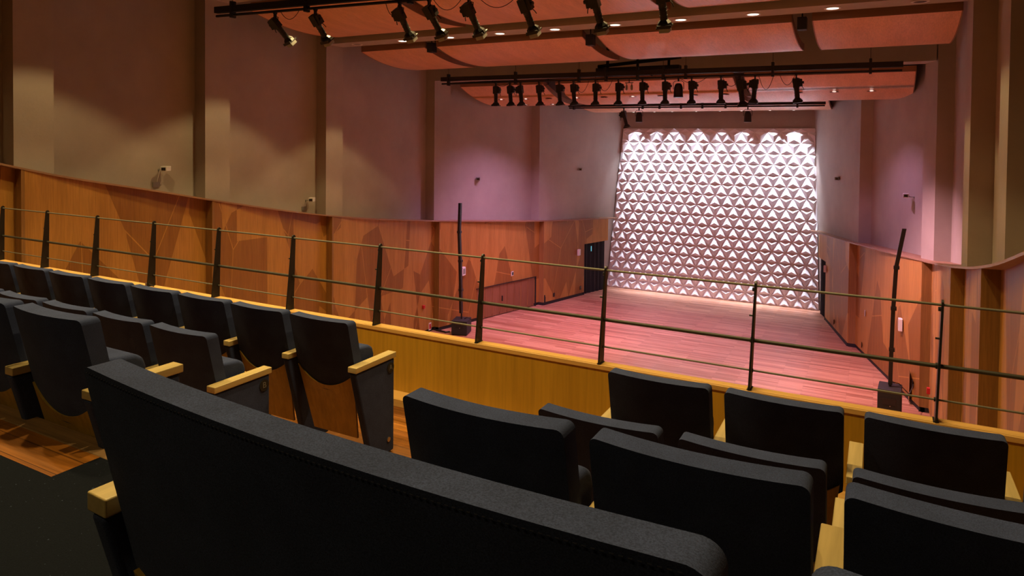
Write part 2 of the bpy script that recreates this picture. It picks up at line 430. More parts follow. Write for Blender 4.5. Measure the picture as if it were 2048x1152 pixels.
# ================================================================== BALCONY
AZ, BZ, CZ, DZ, EZ = -2.08, -2.03, -1.66, -1.24, -1.22
XW0, XW1 = -13.4, 1.2
b = MB(); b.box((XW0, 3.42, AZ-.5), (XW1, 4.405, AZ)); struct(b.build('floor', M['tierwood']))
b = MB(); b.box((XW0, 2.66, AZ-.5), (XW1, 3.42, BZ)); struct(b.build('floor', M['tierwood']))
b = MB(); b.box((XW0, 1.655, AZ-.5), (XW1, 2.66, CZ)); struct(b.build('floor', M['tierwood']))
b = MB(); b.box((XW0, 1.36, AZ-.5), (-2.64, 1.56, DZ)); struct(b.build('floor', M['tierwood']))
b = MB(); b.box((XW0, 1.56, AZ-.5), (XW1, 1.655, DZ+.002)); struct(b.build('trim_%d' % num, M['nosing'], bevel=.006)); num += 1
b = MB(); b.box((-2.64, 1.36, AZ-.5), (XW1, 1.56, DZ)); struct(b.build('floor', M['carpet']))
b = MB(); b.box((XW0, -6, AZ-.5), (XW1, 1.36, EZ)); struct(b.build('floor', M['carpet']))
# parapet with a wooden ledge
par = struct(MB().box((-13.6, 4.405, -2.75), (1.4, 4.485, -1.562)).build('wall_front', M['oakplain']))
led = MB().box((-13.6, 4.398, -1.562), (1.4, 4.492, -1.53)).build('ledge', M['oakcap'], par, bevel=.003)
struct(MB().box((XW0, 4.25, AZ), (XW1, 4.405, AZ+.055)).build('trim_%d' % num, M['oakcap'])); num += 1

# railing
rail = thing('balcony_railing', 'long black steel railing of tapered posts with three bars along the balcony ledge', 'railing', (-6, 4.45, -1.53))
RO = Vector((-6, 4.45, -1.53)); ZL = 0
def rl(x, y, z): return (x-RO.x, y-RO.y, z-RO.z)
pm = None
px = [-1.67+.99*k for k in range(-12, 3)]
px = [x for x in px if x > -13.4]
q = MB()
lean = .022
q.hexa([(-.006, -.05, 0), (.006, -.05, 0), (.006, .038, 0), (-.006, .038, 0),
        (-.006+lean, -.002, .655), (.006+lean, -.002, .655), (.006+lean, .036, .655), (-.006+lean, .036, .655)])
q.cyl((-.006+lean, .017, .655), .019, .012, 14, 'x')
q.box((-.014, -.045, 0), (.014, .036, .005))
for k, z_ in enumerate((.11, .30, .62)): q.cyl((-.012+lean*z_, .018, z_), .012 if k != 1 else .017, .024, 10, 'x')
q.cyl((-.011, -.005, .46), .006, .022, 8, 'x')
post = q.build('post', M['black'], rail, smooth=False); post.location = rl(px[0], 4.45, -1.53)
for x in px[1:]:
    p_ = post.copy(); C.objects.link(p_); p_.parent = rail; p_.location = rl(x, 4.45, -1.53)
for nm, z_, r_, mt in (('lower_bar', .11, .006, 'cable_steel'), ('middle_bar', .30, .0125, 'rail'), ('top_bar', .645, .0075, 'cable_steel')):
    MB().tube([rl(-13.5, 4.467, -1.53+z_), rl(1.35, 4.467, -1.53+z_)], r_, 10).build(nm, M[mt], rail, smooth=True)
# a clip at one post foot
clp = thing('cable_clip', 'small black clip with a cable end at the foot of a left railing post', 'clip', (-6.64, 4.45, -1.53))
MB().tube([(-.05, -.03, -.02), (-.03, -.025, .01), (0, -.03, .035), (.04, -.03, .02), (.09, -.02, .006)], .006, 6).build('cord', M['blackmatt'], clp)
MB().box((-.02, -.045, .0), (.025, -.028, .035)).build('clamp', M['chrome'], clp, bevel=.004)

# ================================================================== SEATS
def back_geo(W, H, n=14, mseg=9):
    def yc(z): return .235*(H-z)
    def zb(u): return H-(.435 if W > .8 else .385)-.10*(1-(2*u-1)**2)
    def bow(u): return .03*(1-(2*u-1)**2)
    return yc, zb, bow
def make_seat(W, H, name, label, group, row='A', double=False):
    t = thing(name, label, 'theatre seat', (0, 0, 0), group)
    yc, zb, bow = back_geo(W, H); n, mm = 16, 10; TH = .056 if W > .8 else .075; CR = .027 if W > .8 else .022
    # upholstered back: back skin, front skin and rim
    def pt(u, v, front):
        z = lerp(H, zb(u), v)
        r = 0
        # round the two top corners
        e = min(u, 1-u)*W
        if e < CR: z = min(z, H-CR+math.sqrt(max(0, CR**2-(CR-e)**2)))
        y = yc(z)-bow(u)+(TH*(1-.12*v) if front else 0)
        puff = .010*math.sin(math.pi*min(1, v*1.02))*math.sin(math.pi*u)
        y += puff if front else -puff*.4
        return (u*W, y, z)
    ed = [x_/W for x_ in (.0015, .005, .010, .016, .023, .032, .045)]
    us = [0]+ed+[lerp(ed[-1], 1-ed[-1], k/14) for k in range(1, 14)]+[1-x_ for x_ in ed[::-1]]+[1]
    vs_ = [0, .03]+[k/mm for k in range(1, mm+1)]
    g = MB()
    for i in range(len(us)-1):
        for j in range(len(vs_)-1):
            g.face([pt(us[i], vs_[j], 0), pt(us[i+1], vs_[j], 0), pt(us[i+1], vs_[j+1], 0), pt(us[i], vs_[j+1], 0)])
            g.face([pt(us[i], vs_[j], 1), pt(us[i], vs_[j+1], 1), pt(us[i+1], vs_[j+1], 1), pt(us[i+1], vs_[j], 1)])
        g.face([pt(us[i], 0, 0), pt(us[i], 0, 1), pt(us[i+1], 0, 1), pt(us[i+1], 0, 0)])
        g.face([pt(us[i], 1, 0), pt(us[i+1], 1, 0), pt(us[i+1], 1, 1), pt(us[i], 1, 1)])
    for j in range(len(vs_)-1):
        for u in (0, 1): g.face([pt(u, vs_[j], 0), pt(u, vs_[j+1], 0), pt(u, vs_[j+1], 1), pt(u, vs_[j], 1)])
    bk = g.build('backrest', M['fabric'], t, bevel=.016 if W > .8 else .013, seg=4)
    path = [(pt(u, .0, 0)[0], pt(u, 0, 0)[1]+.0035, pt(u, 0, 0)[2]-.0035) for u in [.02+.96*k/24 for k in range(25)]]
    g = MB().tube(path, .0022, 6)
    if double:
        for k in range(110):
            u = .02+.96*k/110; p = pt(u, 0, 0); p2 = pt(u+.0042, 0, 0)
            g.tube([(p[0], p[1]-.0005, p[2]-.0085), (p2[0], p2[1]-.0005, p2[2]-.0085)], .0009, 4)
    g.build('stitching', M['stitch'], bk)
    # plywood shell under the upholstery
    g = MB(); N = 16
    zlow = H-.80
    def sp(u, v, o):
        z = lerp(zb(u)+.035, zlow, v); s_ = (H-.35-z)
        ins = .012+.05*max(0, min(1, v))
        yy = yc(max(z, H-.42))-bow(u)*max(0, min(1, 1-((H-.42)-z)*7))-.006+max(0, (H-.42)-z)*.22
        return (lerp(ins, W-ins, u), yy+o, z)
    for i in range(N):
        a, b_ = i/N, (i+1)/N
        for j in range(6):
            p, q_ = j/6, (j+1)/6
            g.face([sp(a, p, -.006), sp(b_, p, -.006), sp(b_, q_, -.006), sp(a, q_, -.006)])
            g.face([sp(a, p, .008), sp(a, q_, .008), sp(b_, q_, .008), sp(b_, p, .008)])
        g.face([sp(a, 0, -.006), sp(a, 0, .008), sp(b_, 0, .008), sp(b_, 0, -.006)])
        g.face([sp(a, 1, -.006), sp(b_, 1, -.006), sp(b_, 1, .008), sp(a, 1, .008)])
    for j in range(6):
        p, q_ = j/6, (j+1)/6
        for u in (0, 1): g.face([sp(u, p, -.006), sp(u, q_, -.006), sp(u, q_, .008), sp(u, p, .008)])
    g.build('back_shell', M['shell'], t, smooth=True)
    # tip-up cushion, folded
    prof = [(.125, H-.19), (.25, H-.205), (.285, H-.225), (.30, H-.27), (.265, H-.56), (.22, H-.61), (.16, H-.60)]
    MB().prism(prof, .03, W-.03, 0).build('seat_cushion', M['fabric'], t, bevel=.02, seg=3)
    MB().prism([(.315, H-.30), (.325, H-.30), (.285, H-.58), (.272, H-.58)], .06, W-.06, 0).build('seat_pan', M['shell'], t)
    arm_at(t, -.074 if double else -.066, H+(.012 if double else 0), yo=.045 if double else 0)
    return t
def arm_at(t, x0, H, aw=.062, yo=0):
    MB().box((x0, yo, H-.308), (x0+aw, .40, H-.272)).build('armrest', M['arm'], t, bevel=.004)
    fl = 0
    z0 = 0.0
    poly = [(yo, H-.309), (.39, H-.309), (.39, z0), (.17, z0), (yo+.085, H-.62)]
    return MB().prism(poly, x0+.007, x0+aw-.007, 0).build('side_panel', M['fabric'], t, bevel=.012, seg=3)
def letter_mesh(ch, size):
    cu = bpy.data.curves.new('glyph', 'FONT'); cu.body = ch; cu.size = size; cu.align_x = 'CENTER'; cu.align_y = 'CENTER'; cu.extrude = .001
    o = bpy.data.objects.new('glyph', cu); C.objects.link(o)
    dg = bpy.context.evaluated_depsgraph_get(); me = bpy.data.meshes.new_from_object(o.evaluated_get(dg)); bpy.data.objects.remove(o)
    me.name = 'row_letter'; return me
def end_arm(t, W, H, letter):
    # aisle end: armrest and full upholstered end panel, with round row plate
    x0 = W+.004
    sp_ = arm_at(t, x0, H, aw=.068)
    d = MB().cyl((x0+.060, .345, H-.365), .034, .006, 24, 'x').build('row_plate', M['blackmatt'], sp_, smooth=True)
    if letter:
        me = letter_mesh(letter, .05); me.materials.clear(); me.materials.append(M['letter'])
        lo = bpy.data.objects.new('row_letter', me); C.objects.link(lo); lo.parent = sp_
        lo.matrix_local = Matrix(((0, 0, 1, x0+.0665), (1, 0, 0, .345), (0, 1, 0, H-.365), (0, 0, 0, 1)))
    MB().cyl((x0+.058, .33, .09), .016, .008, 16, 'x').build('lower_bolt', M['chrome'], sp_, smooth=True)

G = {'A': 'seats of the front row', 'B': 'seats of the second row', 'C': 'seats of the third row', 'D': 'double seats of the nearest row'}
H1 = .93
proto = make_seat(.50, H1, 'theatre_seat', 'x', 'x')
used = [False]
def seat(x, y, ztop, label, group, end=None, H=H1):
    if not used[0]: s = proto; used[0] = True
    else: s = copy_tree(proto)
    s.location = (x, y, ztop-H); s['label'] = label; s['group'] = group
    return s
ordn = ['first', 'second', 'third', 'fourth', 'fifth', 'sixth', 'seventh', 'eighth']
# left block, counted from the aisle
pend = []
for k, x in enumerate([-3.39, -3.957, -4.523, -5.088, -5.652, -6.216, -6.78, -7.345]):
    lab = 'black front row seat left of the aisle, ' + ('aisle end with letter A plate' if k == 0 else '%s from the aisle' % ordn[k])
    s = seat(x, 3.24, -1.14, lab, G['A'])
    if k == 0: pend.append((s, 'A'))
for k, x in enumerate([-3.745, -4.31, -4.875, -5.44, -6.005]):
    lab = 'black second row seat left of the aisle, ' + ('aisle end with letter B plate' if k == 0 else '%s from the aisle' % ordn[k])
    s = seat(x, 2.5, -1.09, lab, G['B'])
    if k == 0: pend.append((s, 'B'))
for k, x in enumerate([-3.25, -3.815]):
    lab = 'black third row seat left of the aisle, ' + ('at the aisle end' if k == 0 else 'cut by the left picture edge')
    s = seat(x, 1.55, -.72, lab, G['C'])
    if k == 0: pend.append((s, None))
for k, x in enumerate([-1.18, -.61, -.03, .54]):
    seat(x, 3.24, -1.15, 'black front row seat right of the aisle, %s from the aisle' % ordn[k], G['A'])
for k, x in enumerate([-1.21, -.635, -.055]):
    seat(x, 2.5, -1.09, 'black second row seat right of the aisle, %s from the aisle' % ordn[k], G['B'])
for k, x in enumerate([-1.18, -.612, -.048]):
    seat(x, 1.55, -.72, 'black third row seat right of the aisle, %s from the aisle' % ordn[k], G['C'])
for s, l in pend: end_arm(s, .50, H1, l)
HD = .83
dbl = make_seat(1.075, HD, 'double_theatre_seat', 'extra wide black seat back filling the foreground, nearest to the camera', G['D'], double=True)
dbl.location = (-1.20, .678, -.39-HD); dbl.rotation_euler.z = -.046
d2 = copy_tree(dbl); d2.location = (-.052, .640, -.39-HD); d2['label'] = 'extra wide black seat whose top corner just shows at the bottom right picture edge'

# ================================================================== CEILING REFLECTORS
def reflector(x0, x1, prof, th, label, group):
    t = thing('acoustic_reflector', label, 'acoustic reflector', ((x0+x1)/2, prof[0][0], prof[0][1]), group)
    O = Vector(t.location)
    # smooth profile
    P = []
    n = 22
    ys = [p[0] for p in prof]
    for k in range(n+1):
        y = lerp(ys[0], ys[-1], k/n)
        # lagrange through 4 points
        z = 0
        for i, (yi, zi) in enumerate(prof):
            l = 1
            for j, (yj, zj) in enumerate(prof):
                if j != i: l *= (y-yj)/(yi-yj)
            z += zi*l
        P.append((y, z))
    g = MB()
    for (ya, za), (yb, zb) in zip(P, P[1:]):
        g.hexa([Vector(p)-O for p in [(x0, ya, za), (x1, ya, za), (x1, yb, zb), (x0, yb, zb), (x0, ya, za+.02), (x1, ya, za+.02), (x1, yb, zb+.02), (x0, yb, zb+.02)]])
    g.build('curved_panel', M['refl'], t, smooth=True)
    for x in (x0-.012, x1-.010):
        g = MB()
        for (ya, za), (yb, zb) in zip(P, P[1:]):
            g.hexa([Vector(p)-O for p in [(x, ya, za-.004), (x+.022, ya, za-.004), (x+.022, yb, zb-.004), (x, yb, zb-.004), (x, ya, za+th), (x+.022, ya, za+th), (x+.022, yb, zb+th), (x, yb, zb+th)]])
        g.build('side_rib', M['refledge'], t)
    y, z = P[0]
    MB().box(Vector((x0, y-.02, z-.003))-O, Vector((x1, y+.001, z+th))-O).build('front_fascia', M['refledge'], t)
    for x in (lerp(x0, x1, .15), lerp(x0, x1, .85)):
        yy = P[8][0]; MB().tube([Vector((x, yy, P[8][1]+.015))-O, Vector((x, yy, 4.595))-O], .012, 6).build('hanger', M['black'], t)
    return t
R1 = [(11.25, 3.0), (12.2, 2.80), (13.2, 2.73), (14.2, 2.80)]
R2 = [(15.3, 2.54), (16.1, 2.34), (17.0, 2.25), (17.95, 2.27)]
R3 = [(20.5, 1.92), (21.8, 1.50), (23.0, 1.37), (24.4, 1.50)]
R4 = [(25.7, 1.58), (26.8, 1.38), (28.0, 1.31), (29.0, 1.40)]
NM = {1: 'nearest ceiling row above the first lighting bar', 2: 'ceiling row behind the lit beam', 3: 'ceiling row behind the stage lighting bar', 4: 'rearmost ceiling row over the stage back'}
def rset(k, prof, segs, names, th):
    for (a, c), nme in zip(segs, names):
        reflector(a, c, prof, th, 'curved wood ceiling reflector, %s panel of the %s' % (nme, NM[k]), 'ceiling reflectors')
rset(1, R1, [(-13.0, -8.95), (-8.55, -3.9), (-3.5, 1.1)], ['leftmost', 'middle', 'rightmost'], .2)
rset(2, R2, [(-13.15, -10.93), (-10.55, -6.32), (-5.95, -1.64), (-1.24, 1.34)], ['leftmost short', 'second from left', 'third from left', 'rightmost'], .17)
rset(3, R3, [(-13.1, -9.85), (-9.4, -3.76), (-3.44, .82)], ['leftmost', 'long middle', 'rightmost'], .15)
rset(4, R4, [(-10.9, -1.55)], ['single'], .12)

# ================================================================== DOWNLIGHTS
def downlight(name, loc, r, on, label, group, cat='downlight', lens=None):
    t = thing(name, label, cat, loc, group); rr = r if lens is None else r*.62
    g = MB(); n = 28
    for k in range(n):
        a, b_ = 2*math.pi*k/n, 2*math.pi*(k+1)/n
        g.hexa([(rr*.72*math.cos(a), rr*.72*math.sin(a), -.006), (r*math.cos(a), r*math.sin(a), -.006), (r*math.cos(b_), r*math.sin(b_), -.006), (rr*.72*math.cos(b_), rr*.72*math.sin(b_), -.006),
                (rr*.72*math.cos(a), rr*.72*math.sin(a), .004), (r*math.cos(a), r*math.sin(a), .004), (r*math.cos(b_), r*math.sin(b_), .004), (rr*.72*math.cos(b_), rr*.72*math.sin(b_), .004)])
    g.build('trim_ring', M['white'] if lens is None else M['glass'], t, smooth=True)
    MB().cyl((0, 0, -.002), rr*.74, .004, 28).build('lens', lens or (M['lens'] if on else M['lensoff']), t)
    return t
bx = [-12.84, -11.26, -9.76, -8.28, -6.79, -5.30, -3.81, -2.32, -.84, .63]
nm = ['unlit ceiling downlight at the far left end of the lit beam'] + ['%s lit round downlight from the left on the long beam underside' % w_ for w_ in ('first', 'second', 'third', 'fourth', 'fifth', 'sixth', 'seventh', 'eighth')] + ['unlit ceiling downlight at the right end of the lit beam']
for k, x in enumerate(bx):
    on = 0 < k < 9
    downlight('recessed_downlight', (x, 14.74, 2.667-.004), .155, on, nm[k], 'downlights of the long beam')
    if on: lamp('downlight_lamp', 'SPOT', (x, 14.74, 2.64), P_HOUSE, WARM, (x, 14.74, -5), .05, 96, .22)
# same rows in the nearer beams over the balcony (their beams are above the frame), last row apart
for yy, zz in ((10.84, 3.22), (6.89, 3.55), (2.3, 3.95), (-2.5, 4.1)):  # last row is added behind the camera, without a beam, to brighten seat backs
    for x in bx[1:9:1]:
        lamp('downlight_lamp', 'SPOT', (x, yy, zz-.03), P_HOUSE*(1.15 if yy > 5 else 1.35 if yy > 0 else .2), WARM, (x, yy, -5), .06, 96, .22)
# rear reflector downlights: lit and unlit
def r3z(y):
    z = 0
    for i, (yi, zi) in enumerate(R3):
        l = 1
        for j, (yj, zj) in enumerate(R3):
            if j != i: l *= (y-yj)/(yi-yj)
        z += zi*l
    return z
r3 = [(-12.1, 21.7, 1), (-11.1, 21.7, 1), (-10.2, 21.7, 0), (-9.15, 21.7, 1), (-8.15, 21.7, 0), (-7.15, 21.7, 1), (-6.2, 21.7, 0), (-5.15, 21.7, 0), (-4.2, 21.7, 0), (-2.1, 21.7, 0), (-1.15, 21.7, 1), (-.2, 21.7, 1), (-11.6, 22.7, 1), (-10.5, 22.7, 1)]
r3 = [q_ for q_ in r3 if not (-9.9 < q_[0] < -9.35)]
for k, (x, y, on) in enumerate(r3):
    if on and -11.3 < x < -1: lamp('downlight_lamp', 'SPOT', (x, y, r3z(y)-.05), 460, (1, .50, .95), (x, y-.6, FZ), .05, 116, 1)
    t = downlight('recessed_downlight', (x, y, r3z(y)-.006), .12, on, 'small %s spot recessed in the reflector behind the stage bar, %s from left' % ('lit' if on else 'unlit', (ordn+['ninth', 'tenth', 'eleventh', 'twelfth', 'thirteenth'])[k]) if k < 12 else 'small lit spot at the low edge of the left stage reflector, %s one' % ('left' if k == 12 else 'right'), 'spots in the stage reflector', lens=M['lenscool'] if on else M['lensoff'])
for k, x in enumerate([-7.3, -6.2, -5.15, -4.1, -3.0, -1.9]):
    downlight('recessed_downlight', (x, 20.05, 2.09-.004), .11, False, 'unlit downlight on the beam underside behind the stage lighting bar, %s from the left' % ordn[k], 'unlit downlights of the second beam', lens=M['lensoff'])
# panel washers in the ceiling in front of the faceted wall
wx = [(-9.61, 1.2), (-8.66, .4), (-7.88, .9), (-6.85, 1.7), (-5.87, .35), (-5.0, .6), (-3.89, 1.1), (-3.0, 1.3)]
for k, (x, p_) in enumerate(wx):
    g_ = (x, 29.28, 1.36)
    t = thing('wall_washer', 'small ceiling spot washing the faceted wall, %s from the left' % ordn[k], 'spotlight', g_, 'wall washers above the faceted wall')
    MB().cyl((0, 0, 0), .05, .12, 16).build('housing', M['blackmatt'], t, smooth=True)
    MB().cyl((0, 0, -.004), .04, .004, 16).build('lens', M['lenscool'], t)
    MB().cyl((0, 0, .12), .01, 1.5, 8).build('stem', M['black'], t)
    lamp('washer_lamp', 'SPOT', (x, 29.28, 1.33), P_PANEL*.8*p_, WHITE, (x, 29.5, -1.2), .02, 50, .35)
for x in (-9.7, -8.9, -8.0, -7.0, -6.0, -5.0, -4.0, -3.2, -2.6):  # extra lamps without fixtures, added to light the lower facets from above
    lamp('washer_lamp', 'SPOT', (x, 29.12, 1.3), P_PANEL*2.7, WHITE, (x, 29.85, -3.0), .05, 36, .9)
    lamp('washer_lamp', 'SPOT', (x, 29.06, 1.3), P_PANEL*4.4, WHITE, (x, 29.9, -5.0), .05, 24, 1)

# ================================================================== LIGHTING BARS
def light_bar(label, x0, x1, y, z0t, z1t, dz, hang, bth=.13, wid=.05):
    t = thing('lighting_bar', label, 'lighting bar', ((x0+x1)/2, y, (z0t+z1t)/2), 'lighting bars'); O = Vector(t.location)
    def zt(x): return lerp(z0t, z1t, (x-x0)/(x1-x0))
    h = bth/2
    MB().hexa([Vector(p)-O for p in [(x0, y-wid, z0t-h), (x1, y-wid, z1t-h), (x1, y+wid, z1t-h), (x0, y+wid, z0t-h), (x0, y-wid, z0t+h), (x1, y-wid, z1t+h), (x1, y+wid, z1t+h), (x0, y+wid, z0t+h)]]).build('raceway', M['blackmatt'], t)
    MB().tube([Vector((x0+.02, y, z0t-dz))-O, Vector((x1-.02, y, z1t-dz))-O], .028, 10).build('pipe', M['blackmatt'], t, smooth=True)
    first = None
    for x in hang:
        if first is None:
            first = MB().box((-.03, -.06, -dz-.06), (.03, .06, h+.09)).build('bracket', M['blackmatt'], t); br = first
        else: br = first.copy(); C.objects.link(br); br.parent = t
        br.location = Vector((x, y, zt(x)))-O
        MB().tube([Vector((x, y, zt(x)+h+.08))-O, Vector((x, y, 4.595))-O], .006, 5).build('suspension_cable', M['black'], t)
    return t, lambda x: zt(x)-dz
bar1, z1 = light_bar('black lighting bar at the top left, nearest to the balcony', -12.52, 1.0, 9.9, 2.745, 2.44, .128, [-12.0, -9.9, -7.4, -5.0, -2.5, .2])
bar2, z2 = light_bar('long black lighting bar carrying the row of spotlights before the stage', -12.35, .47, 18.2, 1.97, 1.88, .145, [-12.08, -9.67, -7.61, -6.79, -5.87, -5.16, -4.55, -2.37, -.2])
bar3, z3 = light_bar('short black lighting bar low over the stage', -10.7, -1.55, 24.6, 1.42, 1.37, .085, [-10.48, -7.73, -7.09, -6.3, -5.54, -4.74, -2.41], bth=.09)

def Rx(a): return Matrix.Rotation(a, 4, 'X')
def Ry(a): return Matrix.Rotation(a, 4, 'Y')
def ellipsoidal(tilt, roll, flip=1, sc=1.0, gel=False, label='', group='', loc=(0, 0, 0)):
    t = thing('ellipsoidal_spotlight', label, 'spotlight', loc, group)
    t.scale = (sc, sc, sc)
    MB().box((-.018, -.03, -.10), (.018, .03, .035)).box((-.03, -.035, -.02), (.03, .035, .035)).build('clamp', M['black'], t)
    piv = Matrix.Translation((0, 0, -.22)) @ Rx(tilt) @ Ry(roll)
    g = MB(); g.box((-.075, -.07, -.12), (.075, .07, .12), piv); g.tube([(0, 0, -.12), (0, 0, -.19), (0, 0, -.40)], [.07, .062, .062], 16, piv)
    for zz in (-.2, -.26, -.33): g.cyl((0, 0, zz), .068, .012, 16, 'z', piv)
    body = g.build('body', M['black'], t)
    g = MB(); g.prism([(-.065, -.10), (.065, -.10), (.065, .08), (-.04, .10)], .055*flip, .15*flip, 0, piv); g.cyl((.15*flip, 0, 0), .035, .04*flip, 10, 'x', piv)
    g.tube([(.12*flip, 0, -.08), (.16*flip, 0, -.14), (.18*flip, 0, -.20)], .009, 6, piv)
    g.build('lamp_housing', M['black'], t)
    g = MB(); g.tube([(0, 0, -.39), (0, 0, -.44), (0, 0, -.50)], [.065, .115, .125], 8, piv); g.box((-.115, -.115, -.52), (.115, .115, -.495), piv)
    g.box((-.10, -.125, -.50), (.14, -.11, -.46), piv)
    g.build('gel_frame', M['black'], t)
    if gel: MB().box((-.085, -.085, -.60), (.085, .085, -.505), piv).build('gel_holder', M['gel'], t, bevel=.01)
    g = MB(); g.tube([(-.085, 0, -.22), (-.09, 0, -.10), (0, 0, -.075), (.09, 0, -.10), (.085, 0, -.22)], .010, 6); g.build('yoke', M['black'], t)
    return t
def par_can(label, group, loc, tilt=0, lit=False):
    t = thing('par_can', label, 'spotlight', loc, group)
    piv = Matrix.Translation((0, 0, -.20)) @ Rx(tilt)
    MB().box((-.018, -.03, -.09), (.018, .03, .035)).build('clamp', M['black'], t)
    MB().tube([(0, 0, .06), (0, 0, .03), (0, 0, -.05), (0, 0, -.3), (0, 0, -.31)], [.05, .09, .115, .125, .14], 20, piv).build('can', M['black'], t, smooth=True)
    MB().cyl((0, 0, -.318), .105, .006, 20, 'z', piv).build('lens', M['gel'] if lit else M['glass'], t)
    MB().tube([(-.14, 0, -.30), (-.14, 0, -.12), (-.09, 0, -.075), (.09, 0, -.075), (.14, 0, -.12), (.14, 0, -.30)], .009, 6).build('yoke', M['black'], t)
    return t
def wire(name, pts, r, label, group=None, mt='black'):
    O = Vector(pts[0]); t = MB().tube([Vector(p)-O for p in pts], r, 6).build(name, M[mt], None, smooth=True); t.location = O
    return tag(t, label, 'cable', group)
def sag(p, q, d, n=10):
    return [(lerp(p[0], q[0], k/n), lerp(p[1], q[1], k/n), lerp(p[2], q[2], k/n)-d*4*(k/n)*(1-k/n)) for k in range(n+1)]
names16 = ['first', 'second', 'third', 'fourth', 'fifth', 'sixth', 'seventh', 'eighth', 'ninth', 'tenth', 'eleventh', 'twelfth', 'thirteenth', 'fourteenth', 'fifteenth']
# bar 2 fixtures

B2 = [-10.35, -9.86, -9.5, -8.88, -8.23, -7.78, -7.1, -6.42, -5.73, -5.1, -4.39, -3.63, -2.79, -1.82]
FL = [1, 1, -1, 1, 1, 1, 1, 1, 1, 1, 1, 1, -1, 1]
RO_ = [.03, -.06, -.05, -.06, -.10, -.12, -.04, -.02, -.03, -.02, .0, .03, .06, -.06]
rad = random.Random(3)
variants = {}
def place_spot(key, args, loc, label, group):
    if key not in variants:
        variants[key] = ellipsoidal(*args, label=label, group=group, loc=loc); return variants[key]
    c = copy_tree(variants[key]); c.location = loc; c['label'] = label; c['group'] = group; return c
for k, x in enumerate(B2):
    r_ = RO_[k]; key = ('b2', FL[k], round(r_*12))
    place_spot(key, (.03, round(r_*12)/12, FL[k], .94), (x, 18.2, z2(x)-.03), 'black spotlight on the stage lighting bar, %s of fourteen from the left' % names16[k], 'spotlights on the stage bar')
pc = par_can('black par can with rounded back on the stage lighting bar between slim spotlights', 'par cans', (-4.74, 18.2, z2(-4.74)-.03))
mh = ellipsoidal(.12, -.12, 1, 1.05, label='dark spotlight seen against the gap between the rear reflectors', group='spotlights on the stage bar', loc=(-3.15, 18.2, z2(-3.15)-.03))
# stage light comes from the bar: wide pink washes
for k, (x, tx, ty, pw, col, an) in enumerate([(-9.86, -9.9, 22.0, .8, PINK, 66), (-8.23, -7.5, 23.0, .8, PINK, 58), (-6.42, -6.2, 22.5, .8, PINK, 58), (-4.39, -4.3, 23.0, .8, PINK, 58), (-2.79, -2.8, 21.5, .8, PINK, 62), (-5.1, -3.6, 18.9, 1.3, VIOLET, 50), (-1.82, -1.2, 22.0, .6, PINK, 64), (-10.35, -11.6, 22.5, .25, PINK, 80), (-2.5, 1.2, 19.5, .9, (1, .5, .6), 78)]):  # last lamp has no fixture, added to brighten the right wood wall
    lamp('stage_lamp', 'SPOT', (x, 18.25, 1.08), P_STAGE*pw, col, (tx, ty, FZ), .10, an, .9)
# worklight hung on bar 3 and small hooks
b3g = 'fixtures on the short bar over the stage'
e3 = ellipsoidal(.15, -.22, -1, 1.0, label='slim black spotlight at the left of the short stage bar', group=b3g, loc=(-8.45, 24.6, z3(-8.45)-.03))
par_can('small black par can near the left end of the short stage bar', b3g, (-7.86, 24.6, z3(-7.86)-.03), lit=True)
par_can('small black par can hanging alone at the right of the short stage bar', b3g, (-3.99, 24.6, z3(-3.99)-.03), lit=True)
for x, y, tx in ((-7.86, 24.6, -8.5), (-3.99, 24.6, -3.4)):
    lamp('stage_lamp', 'SPOT', (x, 24.6, z3(x)-.42), P_BOUNCE*1.6, (1, .42, .55), (tx, 24.5, FZ), .1, 84, .9)
# little pair of hanging bulbs
hb = thing('hanging_bulb_pair', 'pair of small pale bulbs on a tiny crossbar under the stage lighting bar', 'lamp', (-6.11, 18.2, z2(-6.11)-.03))
MB().cyl((0, 0, -.09), .014, .1, 8).tube([(-.12, 0, -.09), (.12, 0, -.09)], .012, 6).build('crossbar', M['black'], hb)
for x in (-.075, .075):
    MB().tube([(x, 0, -.09), (x, 0, -.15), (x, 0, -.17), (x, 0, -.28), (x, 0, -.30)], [.010, .014, .03, .03, .012], 10).build('bulb', M['gel'], hb, smooth=True)
# bar 1 fixtures, tilted towards the stage
B1 = [(-10.76, .70, .25), (-9.67, .66, .1), (-7.63, .62, .1), (-6.99, .62, .2), (-6.17, .6, .15), (-5.12, .55, .15), (-3.9, .5, .1), (-2.85, .45, 0)]
for k, (x, ti, ro) in enumerate(B1):
    key = ('b1', round(ti*20), round(ro*20))
    place_spot(key, (ti, -ro, 1 if k % 2 else -1, .92, True), (x, 9.9, z1(x)-.03), 'black tilted spotlight on the nearest lighting bar, %s from the left' % names16[k], 'spotlights on the nearest bar')
# cables looping under the bars
cb = [(-10.35, -9.9, .10), (-8.9, -8.5, .10), (-7.75, -7.3, .33), (-7.05, -6.6, .30), (-4.7, -4.0, .15), (-3.6, -3.15, .25), (-2.7, -2.35, .35), (-2.2, -1.85, .25)]
for k, (a, c_, d) in enumerate(cb):
    wire('power_cable', sag((a, 18.2, z2(a)-.03), (c_, 18.2, z2(c_)-.03), d), .007, 'thin black cable loop under the stage lighting bar, %s from the left' % ordn[k], 'cable loops on the stage bar')
cb = [(-10.6, -10.1, .16), (-7.95, -7.65, .22), (-6.9, -6.3, .2), (-6.0, -5.2, .22)]
for k, (a, c_, d) in enumerate(cb):
    wire('power_cable', sag((a, 9.9, z1(a)-.02), (c_, 9.9, z1(c_)-.02), d), .006, 'thin cable loop under the nearest lighting bar, %s from the left' % ordn[k], 'cable loops on the nearest bar')
